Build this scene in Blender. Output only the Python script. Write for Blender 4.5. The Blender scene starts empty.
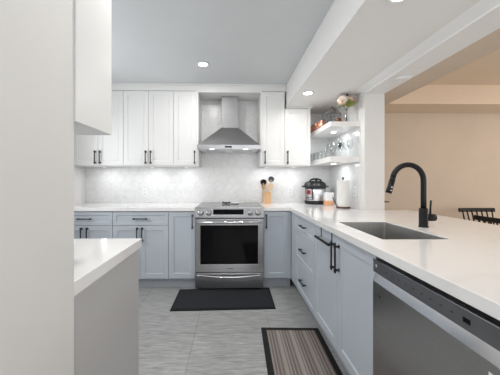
import bpy, bmesh, math, random
from mathutils import Vector, Matrix
random.seed(7)
S = bpy.context.scene
COL = S.collection
PI = math.pi

# ------------------------------------------------------------------ camera
cd = bpy.data.cameras.new('camera'); cam = bpy.data.objects.new('camera', cd); COL.objects.link(cam)
cam.location = (0, 0, 1.216); cam.rotation_euler = (PI/2, 0, -0.0157)
cd.sensor_width = 36; cd.lens = 265.18/500*36
cd.shift_x = (250-235.63)/500; cd.shift_y = -(187.5-180.57)/500
cd.clip_start = 0.02
S.camera = cam

# ------------------------------------------------------------------ world, light, exposure
w = bpy.data.worlds.new('daylight'); S.world = w; w.use_nodes = True
bg = w.node_tree.nodes['Background']; bg.inputs[0].default_value = (0.93, 0.96, 1.0, 1); bg.inputs[1].default_value = 0.9

def area(name, loc, rot, sx, sy, power, color=(1, 1, 1), spread=PI):
    l = bpy.data.lights.new(name, 'AREA'); l.shape = 'RECTANGLE'; l.size = sx; l.size_y = sy
    l.energy = power; l.color = color; l.spread = spread
    o = bpy.data.objects.new(name, l); COL.objects.link(o); o.location = loc; o.rotation_euler = rot
    return o
area('assumed_side_window_light', (-1.93, 2.12, 1.55), (PI/2, 0, -PI/2), 1.0, 0.95, 12, (0.95, 0.975, 1.0))  # unseen window assumed on the hidden left wall, added to brighten the kitchen
# unseen fill lights added behind the camera and on the dining side
area('rear_fill', (0.8, -2.6, 1.35), (PI/2, 0, 0), 3.6, 1.6, 47, (0.95, 0.975, 1.0))
area('dining_side_fill', (5.3, 1.4, 1.5), (PI/2, 0, PI/2), 2.4, 1.6, 20, (1.0, 0.94, 0.87))
area('dining_ceiling_fill', (3.4, 1.6, 2.30), (0, 0, 0), 0.5, 0.5, 9, (1.0, 0.88, 0.72))  # added warm fill for the dining room, no fixture in view
S.view_settings.view_transform = 'Standard'; S.view_settings.look = 'None'
S.view_settings.gamma = 1; S.view_settings.use_curve_mapping = False
S.view_settings.exposure = 0.45

# ------------------------------------------------------------------ materials
def mat(name, color, rough=0.5, metal=0.0, spec=0.5, **kw):
    m = bpy.data.materials.new(name); m.use_nodes = True
    b = m.node_tree.nodes['Principled BSDF']
    b.inputs['Base Color'].default_value = (*color, 1); b.inputs['Roughness'].default_value = rough
    b.inputs['Metallic'].default_value = metal; b.inputs['Specular IOR Level'].default_value = spec
    for k, v in kw.items():
        b.inputs[k.replace('_', ' ')].default_value = v
    return m
def nodes(m): return m.node_tree.nodes, m.node_tree.links, m.node_tree.nodes['Principled BSDF']
def noise_mix(m, c1, c2, scale=(1, 1, 1), nscale=5, detail=4, lo=0.4, hi=0.6, dist=0.0, bump=0.0, rough=None):
    n, l, b = nodes(m)
    tc = n.new('ShaderNodeTexCoord'); mp = n.new('ShaderNodeMapping'); mp.inputs['Scale'].default_value = scale
    nz = n.new('ShaderNodeTexNoise'); nz.inputs['Scale'].default_value = nscale; nz.inputs['Detail'].default_value = detail
    nz.inputs['Distortion'].default_value = dist
    r = n.new('ShaderNodeValToRGB'); r.color_ramp.elements[0].position = lo; r.color_ramp.elements[1].position = hi
    r.color_ramp.elements[0].color = (*c1, 1); r.color_ramp.elements[1].color = (*c2, 1)
    l.new(tc.outputs['Object'], mp.inputs[0]); l.new(mp.outputs[0], nz.inputs['Vector']); l.new(nz.outputs[0], r.inputs[0])
    l.new(r.outputs[0], b.inputs['Base Color'])
    if bump:
        bp = n.new('ShaderNodeBump'); bp.inputs['Strength'].default_value = bump; bp.inputs['Distance'].default_value = 0.002
        l.new(nz.outputs[0], bp.inputs['Height']); l.new(bp.outputs[0], b.inputs['Normal'])
    return r

M = {}
M['wall'] = mat('white_wall_paint', (0.72, 0.715, 0.70), 0.6); noise_mix(M['wall'], (0.70, 0.695, 0.68), (0.72, 0.715, 0.70), nscale=3)
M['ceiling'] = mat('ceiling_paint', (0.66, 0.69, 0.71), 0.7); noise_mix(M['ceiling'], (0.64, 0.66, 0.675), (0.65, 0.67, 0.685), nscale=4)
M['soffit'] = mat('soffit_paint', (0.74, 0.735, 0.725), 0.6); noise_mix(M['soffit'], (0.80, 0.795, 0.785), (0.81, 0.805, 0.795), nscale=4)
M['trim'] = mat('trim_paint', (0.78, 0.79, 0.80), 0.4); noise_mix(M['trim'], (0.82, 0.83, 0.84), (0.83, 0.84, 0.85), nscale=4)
M['tan'] = mat('tan_wall_paint', (0.60, 0.45, 0.33), 0.7); noise_mix(M['tan'], (0.60, 0.49, 0.39), (0.63, 0.51, 0.405), nscale=2.5)
M['tan_ceiling'] = mat('peach_ceiling_paint', (0.78, 0.62, 0.47), 0.7); noise_mix(M['tan_ceiling'], (0.775, 0.615, 0.465), (0.785, 0.625, 0.475), nscale=2.5)
M['upper'] = mat('white_cabinet_lacquer', (0.80, 0.80, 0.79), 0.32); noise_mix(M['upper'], (0.77, 0.77, 0.76), (0.78, 0.78, 0.77), nscale=2)
M['blue'] = mat('blue_grey_cabinet_lacquer', (0.49, 0.525, 0.575), 0.35); noise_mix(M['blue'], (0.50, 0.545, 0.60), (0.51, 0.555, 0.61), nscale=2)
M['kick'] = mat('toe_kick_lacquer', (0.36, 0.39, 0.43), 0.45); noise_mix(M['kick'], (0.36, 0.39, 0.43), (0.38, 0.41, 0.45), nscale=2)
M['grey'] = mat('warm_grey_panel', (0.43, 0.42, 0.41), 0.45); noise_mix(M['grey'], (0.50, 0.495, 0.495), (0.51, 0.505, 0.505), nscale=2)
M['quartz'] = mat('white_quartz', (0.85, 0.845, 0.84), 0.12, Coat_Weight=0.3, Coat_Roughness=0.05)
noise_mix(M['quartz'], (0.79, 0.785, 0.78), (0.85, 0.845, 0.84), scale=(1, 1.6, 1), nscale=2.6, detail=9, lo=0.30, hi=0.46, dist=1.6)
M['black'] = mat('matte_black_metal', (0.006, 0.006, 0.007), 0.42, 0, 0.25); noise_mix(M['black'], (0.005, 0.005, 0.006), (0.008, 0.008, 0.009), nscale=8)
M['pull'] = mat('dark_bronze_handle', (0.016, 0.017, 0.022), 0.35, 0, 0.4); noise_mix(M['pull'], (0.014, 0.015, 0.020), (0.022, 0.023, 0.028), nscale=8)
def brushed(name, c1, c2, rough, scale):
    m = mat(name, c1, rough, 1.0); noise_mix(m, c1, c2, scale=scale, nscale=6, detail=6, lo=0.3, hi=0.7, bump=0.05); return m
M['steel'] = brushed('brushed_stainless_steel', (0.36, 0.36, 0.37), (0.47, 0.47, 0.48), 0.27, (1.5, 1.5, 60))
M['hood'] = brushed('brushed_hood_steel', (0.29, 0.29, 0.30), (0.35, 0.35, 0.36), 0.50, (1, 1, 50))
M['sink'] = brushed('brushed_sink_steel', (0.45, 0.45, 0.44), (0.55, 0.55, 0.54), 0.40, (30, 1, 1))
M['dwsteel'] = brushed('dark_stainless_steel', (0.36, 0.355, 0.355), (0.40, 0.395, 0.395), 0.28, (1, 1, 45))
M['dwctl'] = mat('dark_grey_control_strip', (0.13, 0.135, 0.145), 0.35, 0.5); noise_mix(M['dwctl'], (0.13, 0.135, 0.145), (0.14, 0.145, 0.155), nscale=10)
M['potsteel'] = brushed('satin_cooker_steel', (0.62, 0.62, 0.63), (0.72, 0.72, 0.73), 0.38, (1, 1, 50))
M['chrome'] = mat('polished_chrome', (0.75, 0.75, 0.76), 0.12, 1.0)
M['bglass'] = mat('black_oven_glass', (0.004, 0.004, 0.005), 0.07, 0, 0.12)
M['cook'] = mat('ceramic_cooktop_glass', (0.10, 0.10, 0.105), 0.14, 0, 0.9); noise_mix(M['cook'], (0.09, 0.09, 0.095), (0.11, 0.11, 0.115), nscale=20)
M['icon'] = mat('printed_icon_grey', (0.05, 0.05, 0.055), 0.5)
M['blackplastic'] = mat('black_plastic', (0.012, 0.013, 0.015), 0.32, 0, 0.35)
M['redscreen'] = mat('maroon_display', (0.25, 0.02, 0.03), 0.2)
M['wood'] = mat('light_bamboo', (0.70, 0.43, 0.20), 0.5); noise_mix(M['wood'], (0.58, 0.35, 0.18), (0.68, 0.43, 0.24), scale=(8, 8, 1), nscale=7, lo=0.35, hi=0.65)
M['spoonwood'] = mat('pale_spoon_wood', (0.78, 0.54, 0.30), 0.55); noise_mix(M['spoonwood'], (0.62, 0.44, 0.28), (0.74, 0.56, 0.38), scale=(8, 8, 1), nscale=9, lo=0.35, hi=0.65)
M['darkwood'] = mat('dark_walnut', (0.10, 0.035, 0.02), 0.4); noise_mix(M['darkwood'], (0.08, 0.028, 0.015), (0.13, 0.05, 0.03), scale=(8, 1, 1), nscale=8)
M['paper'] = mat('paper_towel', (0.84, 0.83, 0.80), 0.95, 0, 0.1); noise_mix(M['paper'], (0.80, 0.79, 0.76), (0.86, 0.85, 0.82), nscale=120, bump=0.4)
M['ceramic'] = mat('white_ceramic', (0.84, 0.83, 0.82), 0.25)
M['peach'] = mat('peach_wood_base', (0.72, 0.38, 0.22), 0.5); noise_mix(M['peach'], (0.68, 0.34, 0.19), (0.76, 0.42, 0.25), scale=(1, 1, 9), nscale=12)
M['copper'] = mat('polished_copper', (0.90, 0.47, 0.33), 0.24, 1.0); noise_mix(M['copper'], (0.88, 0.45, 0.31), (0.93, 0.52, 0.38), nscale=25, bump=0.2)
m = M['glass'] = mat('clear_glass', (1, 1, 1), 0.0, 0, 0.5); n, l, b = nodes(m)
tr_ = n.new('ShaderNodeBsdfTransparent'); tr_.inputs[0].default_value = (0.97, 0.98, 0.98, 1)
gs_ = n.new('ShaderNodeBsdfGlossy'); gs_.inputs['Roughness'].default_value = 0.03
lw_ = n.new('ShaderNodeLayerWeight'); lw_.inputs['Blend'].default_value = 0.14
ms_ = n.new('ShaderNodeMixShader'); l.new(lw_.outputs['Facing'], ms_.inputs[0]); l.new(tr_.outputs[0], ms_.inputs[1]); l.new(gs_.outputs[0], ms_.inputs[2])
l.new(ms_.outputs[0], n['Material Output'].inputs['Surface'])
M['rubber'] = mat('black_rubber_mat', (0.018, 0.019, 0.022), 0.7, 0, 0.25); noise_mix(M['rubber'], (0.013, 0.014, 0.017), (0.026, 0.028, 0.032), nscale=180, bump=0.6)
M['rubberedge'] = mat('black_mat_edging', (0.008, 0.008, 0.009), 0.6, 0, 0.25)
M['petal'] = mat('cream_petal', (0.80, 0.66, 0.54), 0.7); noise_mix(M['petal'], (0.82, 0.72, 0.62), (0.76, 0.52, 0.42), nscale=22)
M['pinkpetal'] = mat('dusty_pink_petal', (0.62, 0.33, 0.29), 0.7); noise_mix(M['pinkpetal'], (0.68, 0.42, 0.37), (0.52, 0.24, 0.22), nscale=25)
M['leaf'] = mat('green_leaf', (0.20, 0.27, 0.04), 0.6); noise_mix(M['leaf'], (0.26, 0.30, 0.04), (0.42, 0.45, 0.10), nscale=18)
M['stem'] = mat('dark_green_stem', (0.08, 0.10, 0.05), 0.6)
M['plate'] = mat('white_plastic', (0.80, 0.80, 0.80), 0.35)
M['dark'] = mat('dark_recess', (0.02, 0.02, 0.02), 0.8)
M['chair'] = mat('black_painted_wood', (0.010, 0.008, 0.008), 0.45, 0, 0.2); noise_mix(M['chair'], (0.010, 0.009, 0.009), (0.018, 0.015, 0.014), scale=(1, 8, 1), nscale=10)
M['palewood'] = mat('pale_beige_wood', (0.62, 0.50, 0.38), 0.6); noise_mix(M['palewood'], (0.60, 0.48, 0.36), (0.66, 0.54, 0.42), scale=(1, 1, 6), nscale=8)
def emit(name, color, strength):
    m = mat(name, color, 0.4); b = nodes(m)[2]
    b.inputs['Emission Color'].default_value = (*color, 1); b.inputs['Emission Strength'].default_value = strength; return m
M['lamp'] = emit('lit_lamp_lens', (1.0, 0.97, 0.93), 6)
M['puck'] = emit('lit_puck_lens', (1.0, 0.98, 0.95), 2)

# floor: 30 x 60 stone-look tiles, streaked along their length
m = M['floor'] = mat('grey_stone_tile', (0.3, 0.3, 0.3), 0.32); n, l, b = nodes(m)
tc = n.new('ShaderNodeTexCoord'); mp = n.new('ShaderNodeMapping'); mp.inputs['Location'].default_value = (0.895, 0.205, 0)
br = n.new('ShaderNodeTexBrick'); br.offset = 0; br.squash = 1
for k, v in (('Scale', 1.0), ('Mortar Size', 0.0022), ('Mortar Smooth', 0.1), ('Brick Width', 0.605), ('Row Height', 0.29), ('Bias', 0.0)): br.inputs[k].default_value = v
br.inputs['Color1'].default_value = (0.92, 0.92, 0.92, 1); br.inputs['Color2'].default_value = (1.0, 1.0, 1.0, 1); br.inputs['Mortar'].default_value = (0.55, 0.55, 0.55, 1)
l.new(tc.outputs['Object'], mp.inputs[0]); l.new(mp.outputs[0], br.inputs['Vector'])
mp2 = n.new('ShaderNodeMapping'); mp2.inputs['Scale'].default_value = (2.2, 22, 1); l.new(tc.outputs['Object'], mp2.inputs[0])
nz = n.new('ShaderNodeTexNoise'); nz.inputs['Scale'].default_value = 3.2; nz.inputs['Detail'].default_value = 9; nz.inputs['Roughness'].default_value = 0.68; nz.inputs['Distortion'].default_value = 0.5
l.new(mp2.outputs[0], nz.inputs['Vector'])
rp = n.new('ShaderNodeValToRGB'); rp.color_ramp.elements[0].position = 0.3; rp.color_ramp.elements[1].position = 0.72
rp.color_ramp.elements[0].color = (0.20, 0.20, 0.196, 1); rp.color_ramp.elements[1].color = (0.53, 0.53, 0.52, 1); l.new(nz.outputs[0], rp.inputs[0])
mx = n.new('ShaderNodeMix'); mx.data_type = 'RGBA'; mx.blend_type = 'MULTIPLY'; mx.inputs[0].default_value = 1
l.new(rp.outputs[0], mx.inputs[6]); l.new(br.outputs['Color'], mx.inputs[7]); l.new(mx.outputs[2], b.inputs['Base Color'])

# backsplash: white marble hexagons with pale grout
def hex_tile(name, axis):
    m = mat(name, (0.8, 0.8, 0.8), 0.26, 0, 0.5); n, l, b = nodes(m)
    def vm(op, a, bb=None):
        x = n.new('ShaderNodeVectorMath'); x.operation = op
        for i, q in enumerate((a, bb)):
            if q is None: continue
            if isinstance(q, tuple): x.inputs[i].default_value = q
            else: l.new(q, x.inputs[i])
        return x
    def mt(op, a, bb=None):
        x = n.new('ShaderNodeMath'); x.operation = op
        for i, q in enumerate((a, bb)):
            if q is None: continue
            if isinstance(q, (int, float)): x.inputs[i].default_value = q
            else: l.new(q, x.inputs[i])
        return x.outputs[0]
    tc = n.new('ShaderNodeTexCoord'); sp = n.new('ShaderNodeSeparateXYZ'); l.new(tc.outputs['Object'], sp.inputs[0])
    cb = n.new('ShaderNodeCombineXYZ'); l.new(sp.outputs[axis], cb.inputs[0]); l.new(sp.outputs[2], cb.inputs[1])
    p = vm('SCALE', cb.outputs[0]); p.inputs['Scale'].default_value = 1/0.125; p = vm('ADD', p.outputs[0], (40, 40*math.sqrt(3), 0)).outputs[0]
    r = (1.0, math.sqrt(3), 1.0); h = (0.5, math.sqrt(3)/2, 0)
    a = vm('SUBTRACT', vm('MODULO', p, r).outputs[0], h).outputs[0]
    c = vm('SUBTRACT', vm('MODULO', vm('SUBTRACT', p, h).outputs[0], r).outputs[0], h).outputs[0]
    la = vm('LENGTH', a).outputs['Value']; lc = vm('LENGTH', c).outputs['Value']
    pick = mt('LESS_THAN', la, lc)
    mix = n.new('ShaderNodeMix'); mix.data_type = 'VECTOR'; l.new(pick, mix.inputs[0]); l.new(c, mix.inputs[4]); l.new(a, mix.inputs[5])
    g = vm('ABSOLUTE', mix.outputs[1]).outputs[0]
    sx = n.new('ShaderNodeSeparateXYZ'); l.new(g, sx.inputs[0])
    d = mt('MAXIMUM', sx.outputs[0], vm('DOT_PRODUCT', g, (0.5, math.sqrt(3)/2, 0)).outputs['Value'])
    grout = mt('GREATER_THAN', d, 0.484)
    nz = n.new('ShaderNodeTexNoise'); nz.inputs['Scale'].default_value = 7; nz.inputs['Detail'].default_value = 8; nz.inputs['Distortion'].default_value = 2
    l.new(tc.outputs['Object'], nz.inputs['Vector'])
    rp = n.new('ShaderNodeValToRGB'); rp.color_ramp.elements[0].position = 0.33; rp.color_ramp.elements[1].position = 0.52
    rp.color_ramp.elements[0].color = (0.72, 0.725, 0.73, 1); rp.color_ramp.elements[1].color = (0.79, 0.79, 0.785, 1); l.new(nz.outputs[0], rp.inputs[0])
    mx = n.new('ShaderNodeMix'); mx.data_type = 'RGBA'; l.new(grout, mx.inputs[0]); l.new(rp.outputs[0], mx.inputs[6]); mx.inputs[7].default_value = (0.66, 0.665, 0.67, 1)
    l.new(mx.outputs[2], b.inputs['Base Color'])
    bp = n.new('ShaderNodeBump'); bp.invert = True; bp.inputs['Strength'].default_value = 0.15; bp.inputs['Distance'].default_value = 0.0006
    l.new(grout, bp.inputs['Height']); l.new(bp.outputs[0], b.inputs['Normal'])
    return m
M['hexback'] = hex_tile('marble_hex_tile', 0); M['hexside'] = hex_tile('marble_hex_tile_side', 1)

# striped runner: woven stripes that run along its length
m = M['stripe'] = mat('striped_rug_weave', (0.3, 0.25, 0.22), 0.9, 0, 0.1); n, l, b = nodes(m)
tc = n.new('ShaderNodeTexCoord'); sp = n.new('ShaderNodeSeparateXYZ'); l.new(tc.outputs['Object'], sp.inputs[0])
sc = n.new('ShaderNodeMath'); sc.operation = 'MULTIPLY_ADD'; l.new(sp.outputs[0], sc.inputs[0]); sc.inputs[1].default_value = 1/0.105; sc.inputs[2].default_value = 20.1
fr = n.new('ShaderNodeMath'); fr.operation = 'FRACT'; l.new(sc.outputs[0], fr.inputs[0])
rp = n.new('ShaderNodeValToRGB'); rp.color_ramp.interpolation = 'CONSTANT'
cs = [(0, (0.30, 0.27, 0.245)), (0.2, (0.14, 0.115, 0.105)), (0.25, (0.27, 0.24, 0.22)), (0.38, (0.17, 0.14, 0.13)), (0.52, (0.36, 0.33, 0.30)), (0.56, (0.15, 0.125, 0.115)), (0.70, (0.24, 0.205, 0.19)), (0.84, (0.12, 0.10, 0.095)), (0.90, (0.24, 0.21, 0.19))]
e = rp.color_ramp.elements
e[0].position = 0; e[0].color = (*cs[0][1], 1); e[1].position = cs[1][0]; e[1].color = (*cs[1][1], 1)
for p_, c_ in cs[2:]:
    q = e.new(p_); q.color = (*c_, 1)
l.new(fr.outputs[0], rp.inputs[0]); l.new(rp.outputs[0], b.inputs['Base Color'])

# ------------------------------------------------------------------ mesh helpers (all in world coordinates)
OFF = {}
def BM(): return bmesh.new()
def box(bm, x0, x1, y0, y1, z0, z1, bev=0.0, seg=2):
    x0, x1 = sorted((x0, x1)); y0, y1 = sorted((y0, y1)); z0, z1 = sorted((z0, z1))
    t = bmesh.new()
    v = [t.verts.new(p) for p in ((x0, y0, z0), (x1, y0, z0), (x1, y1, z0), (x0, y1, z0), (x0, y0, z1), (x1, y0, z1), (x1, y1, z1), (x0, y1, z1))]
    for f in ((3, 2, 1, 0), (4, 5, 6, 7), (0, 1, 5, 4), (1, 2, 6, 5), (2, 3, 7, 6), (3, 0, 4, 7)): t.faces.new([v[i] for i in f])
    if bev: bmesh.ops.bevel(t, geom=t.edges[:], offset=bev, segments=seg, affect='EDGES', profile=0.6)
    merge(bm, t); return bm
def merge(bm, t, mtx=None):
    if mtx is not None: bmesh.ops.transform(t, matrix=mtx, verts=t.verts)
    me = bpy.data.meshes.new('tmp'); t.to_mesh(me); t.free(); bm.from_mesh(me); bpy.data.meshes.remove(me)
def prism(bm, pts, a0, a1, axis):
    """closed outline pts extruded from a0 to a1 along an axis (0 x, 1 y, 2 z)"""
    def P(u, v, a): return {0: (a, u, v), 1: (u, a, v), 2: (u, v, a)}[axis]
    t = bmesh.new()
    A = [t.verts.new(P(u, v, a0)) for u, v in pts]; B = [t.verts.new(P(u, v, a1)) for u, v in pts]
    t.faces.new(A); t.faces.new(B[::-1]); k = len(pts)
    for i in range(k): t.faces.new((A[i], B[i], B[(i+1) % k], A[(i+1) % k]))
    bmesh.ops.recalc_face_normals(t, faces=t.faces); merge(bm, t); return bm
def tube(bm, path, r, seg=12, cap=True):
    path = [Vector(p) for p in path]; rs = r if isinstance(r, (list, tuple)) else [r]*len(path)
    rings = []; prev = None
    for i, p in enumerate(path):
        d = (path[min(i+1, len(path)-1)] - path[max(i-1, 0)]).normalized()
        if prev is None:
            u = d.orthogonal().normalized()
        else:
            u = (prev - d*prev.dot(d)).normalized()
        prev = u; v = d.cross(u)
        rings.append([bm.verts.new(p + (u*math.cos(a) + v*math.sin(a))*rs[i]) for a in [2*PI*k/seg for k in range(seg)]])
    for a, b_ in zip(rings, rings[1:]):
        for k in range(seg):
            f = bm.faces.new((a[k], a[(k+1) % seg], b_[(k+1) % seg], b_[k])); f.smooth = True
    if cap:
        bm.faces.new(rings[0][::-1]); bm.faces.new(rings[-1])
    return bm
def lathe(bm, prof, c, seg=28, sx=1, sy=1, mtx=None, cap=True):
    t = bmesh.new(); rings = []
    for r, z in prof:
        rings.append([t.verts.new((r*math.cos(2*PI*k/seg)*sx, r*math.sin(2*PI*k/seg)*sy, z)) for k in range(seg)] if r > 1e-6 else [t.verts.new((0, 0, z))])
    for a, b_ in zip(rings, rings[1:]):
        for k in range(seg):
            k2 = (k+1) % seg
            if len(a) == 1 and len(b_) == 1: continue
            if len(a) == 1: f = t.faces.new((a[0], b_[k2], b_[k]))
            elif len(b_) == 1: f = t.faces.new((a[k], a[k2], b_[0]))
            else: f = t.faces.new((a[k], a[k2], b_[k2], b_[k]))
            f.smooth = True
    if cap:
        if len(rings[0]) > 1: t.faces.new(rings[0][::-1])
        if len(rings[-1]) > 1: t.faces.new(rings[-1])
    bmesh.ops.recalc_face_normals(t, faces=t.faces)
    mm = Matrix.Translation(Vector(c)) @ (mtx if mtx is not None else Matrix.Identity(4))
    merge(bm, t, mm); return bm
def cyl(bm, c, r, h, seg=28, mtx=None, bev=0.0):
    b_ = min(bev, r*0.5, h*0.5)
    prof = [(0, 0), (r-b_, 0), (r, b_), (r, h-b_), (r-b_, h), (0, h)] if b_ else [(0, 0), (r, 0), (r, h), (0, h)]
    t = lathe(bm, prof, c, seg, mtx=mtx, cap=False); return t
RX = Matrix.Rotation(PI/2, 4, 'X')      # local z -> -y
RYP = Matrix.Rotation(PI/2, 4, 'Y')     # local z -> +x
RYN = Matrix.Rotation(-PI/2, 4, 'Y')    # local z -> -x

def obj(name, bm, m, parent=None, smooth=False, bevel=0.0):
    me = bpy.data.meshes.new(name)
    if parent is None:
        xs = [v.co for v in bm.verts]
        o0 = Vector(((min(c.x for c in xs)+max(c.x for c in xs))/2, (min(c.y for c in xs)+max(c.y for c in xs))/2, min(c.z for c in xs)))
    else: o0 = OFF[parent.name]
    bmesh.ops.translate(bm, verts=bm.verts, vec=-o0)
    bm.to_mesh(me); bm.free(); me.materials.append(m)
    o = bpy.data.objects.new(name, me); COL.objects.link(o)
    if parent is None: o.location = o0
    else: o.parent = parent
    OFF[o.name] = o0
    if bevel:
        md = o.modifiers.new('bevel', 'BEVEL'); md.width = bevel; md.segments = 2; md.limit_method = 'ANGLE'
    return o
def tag(o, label, cat, group=None):
    o['label'] = label; o['category'] = cat
    if group: o['group'] = group
    return o
def thing(name, label, cat, loc, group=None):
    o = bpy.data.objects.new(name, None); COL.objects.link(o); o.location = loc; o.empty_display_size = 0.05
    OFF[o.name] = Vector(loc); return tag(o, label, cat, group)
def struct(name, bm, m):
    # room shell keeps its origin at the world origin so tile patterns line up
    me = bpy.data.meshes.new(name); bm.to_mesh(me); bm.free(); me.materials.append(m)
    o = bpy.data.objects.new(name, me); COL.objects.link(o); o['kind'] = 'structure'; OFF[o.name] = Vector((0, 0, 0)); return o
def copy_tree(o, loc=None, label=None, parent=None):
    c = o.copy(); COL.objects.link(c)
    if parent is not None: c.parent = parent
    if loc is not None: c.location = loc
    if label: c['label'] = label
    for ch in list(o.children): copy_tree(ch, parent=c)
    return c

# ------------------------------------------------------------------ room shell
CEIL = 2.402; SOF = 2.13; WB = 3.611; WL = -1.963; XR = 1.352; XB = 0.678; NEAR = -2.8; YC = 2.67
HX1 = 1.555; HZ = 2.10; DX = 1.80; DW = 3.44
struct('floor', box(BM(), WL-0.1, 6.0, NEAR, WB+0.1, -0.1, 0), M['floor'])
struct('wall_back', box(BM(), WL-0.1, HX1, WB, WB+0.1, 0, 2.6), M['wall'])
struct('wall_left', box(BM(), WL-0.1, WL, 0.794, WB, 0, 2.6), M['wall'])
struct('wall_hall', box(BM(), WL-0.1, -0.467, NEAR, 0.794, 0, 2.6), M['wall'])
struct('wall_right', box(BM(), XR, HX1, YC, WB, 0, HZ), M['wall'])
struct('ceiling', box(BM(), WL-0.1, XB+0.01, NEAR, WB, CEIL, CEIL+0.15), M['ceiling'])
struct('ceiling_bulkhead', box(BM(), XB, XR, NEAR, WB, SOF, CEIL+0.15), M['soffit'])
struct('trim_1', prism(BM(), [(1.262, SOF), (XR, SOF), (XR, HZ), (XR-0.006, HZ-0.006), (XR-0.012, HZ+0.003), (1.29, SOF-0.010)], NEAR, YC, 1), M['trim'])
struct('trim_2', box(BM(), XR, HX1, NEAR, WB, HZ, CEIL+0.15), M['soffit'])          # beam over the opening
struct('ceiling_dining_bulkhead', box(BM(), HX1, DX, NEAR, DW, HZ, CEIL+0.15), M['tan'])
struct('trim_3', box(BM(), DX, 6.0, 3.02, DW, HZ, CEIL+0.15), M['tan_ceiling'])
struct('ceiling_dining', box(BM(), DX, 6.0, NEAR, 3.02, 2.32, CEIL+0.15), M['tan_ceiling'])
struct('wall_near', box(BM(), -0.467, 6.0, NEAR-0.1, NEAR, 0, 2.6), M['wall'])
struct('wall_dining', box(BM(), HX1, 6.0, DW, DW+0.1, 0, 2.6), M['tan'])

bm = BM(); y0, y1, z0, z1 = 1.55, 2.69, 1.02, 2.08
for a in ((y0, y0+0.05, z0, z1), (y1-0.05, y1, z0, z1), (y0, y1, z0, z0+0.05), (y0, y1, z1-0.05, z1)): box(bm, WL, WL+0.02, *a)
struct('assumed_window_1', bm, M['trim'])  # frame for the assumed, unseen window behind the side light
# ------------------------------------------------------------------ backsplash tiles
def tiles(name, bm, m, label):
    o = obj(name, bm, m); tag(o, label, 'tiled backsplash'); return o
bm = BM(); t = 0.008
box(bm, WL+0.001, -0.4045, WB-t, WB-0.0003, 0.9155, 1.3945); box(bm, -0.4045, 0.3565, WB-t, WB-0.0003, 0.9155, 2.297); box(bm, 0.3565, XR-t, WB-t, WB-0.0003, 0.9155, 1.3945); box(bm, 0.975, XR-t, WB-t, WB-0.0003, 1.3945, SOF-0.001)
o = tiles('backsplash', bm, M['hexback'], 'white marble hexagon tiling on the back wall behind the range')
bm = BM(); box(bm, XR-t, XR-0.0003, 2.76, WB-t-0.0003, 0.9155, SOF-0.001)
tiles('backsplash', bm, M['hexside'], 'white marble hexagon tiling on the side wall behind the floating shelves')

# ------------------------------------------------------------------ cabinets
def shaker(plane, pos, a0, a1, z0, z1, out, rail=0.055, th=0.02, rec=0.008, ch=0.006):
    """a framed door with a sloped inner edge; plane 'y' faces -y, plane 'x' faces -x; out = -1/+1 direction of the face"""
    bm = BM(); g = 0.0015
    a0 += g; a1 -= g; z0 += g; z1 -= g
    def ring(i, d): return [(a0+i, z0+i, d), (a1-i, z0+i, d), (a1-i, z1-i, d), (a0+i, z1-i, d)]
    e = 0.0015
    rings = [ring(0, th), ring(0, e), ring(e, 0), ring(rail, 0), ring(rail+ch, rec)]
    vs = []
    for r in rings:
        vs.append([bm.verts.new((a, pos - out*d, z) if plane == 'y' else (pos - out*d, a, z)) for a, z, d in r])
    for A, B in zip(vs, vs[1:]):
        for k in range(4): bm.faces.new((A[k], A[(k+1) % 4], B[(k+1) % 4], B[k]))
    bm.faces.new(vs[-1]); bm.faces.new(vs[0][::-1])
    bmesh.ops.recalc_face_normals(bm, faces=bm.faces)
    return bm
def bar_handle(plane, pos, out, a, z, length, vertical, th=0.010, stand=0.032, dia=0.011):
    """flat bar pull on two posts; pos is the door face"""
    bm = BM(); h = length/2; p = h*0.80
    def B(u0, u1, d0, d1, w0, w1, bev=0.0015):
        # u along face, d outwards, w height
        if plane == 'y': box(bm, u0, u1, pos+out*d0, pos+out*d1, w0, w1, bev)
        else: box(bm, pos+out*d0, pos+out*d1, u0, u1, w0, w1, bev)
    if vertical:
        B(a-dia/2, a+dia/2, stand-th, stand, z-h, z+h)
        for s in (-1, 1):
            B(a-dia*0.45, a+dia*0.45, 0, stand-th+0.001, z+s*p-0.006, z+s*p+0.006, 0)
            B(a-dia*0.8, a+dia*0.8, 0, 0.003, z+s*p-0.01, z+s*p+0.01, 0)
            B(a-dia*0.7, a+dia*0.7, stand-th-0.002, stand+0.002, z+s*p-0.009, z+s*p+0.009)
    else:
        B(a-h, a+h, stand-th, stand, z-dia/2, z+dia/2)
        for s in (-1, 1):
            B(a+s*p-0.006, a+s*p+0.006, 0, stand-th+0.001, z-dia*0.45, z+dia*0.45, 0)
            B(a+s*p-0.009, a+s*p+0.009, stand-th-0.002, stand+0.002, z-dia*0.7, z+dia*0.7)
    return bm
HL = []
def door(parent, name, plane, pos, out, a0, a1, z0, z1, m, handle=None, rail=0.055):
    d = obj(name, shaker(plane, pos, a0, a1, z0, z1, out, rail=rail), m, parent)
    if handle:
        a, z, L, v = handle
        obj('handle', bar_handle(plane, pos, out, a, z, L, v), M['pull'], d)
    return d

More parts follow.
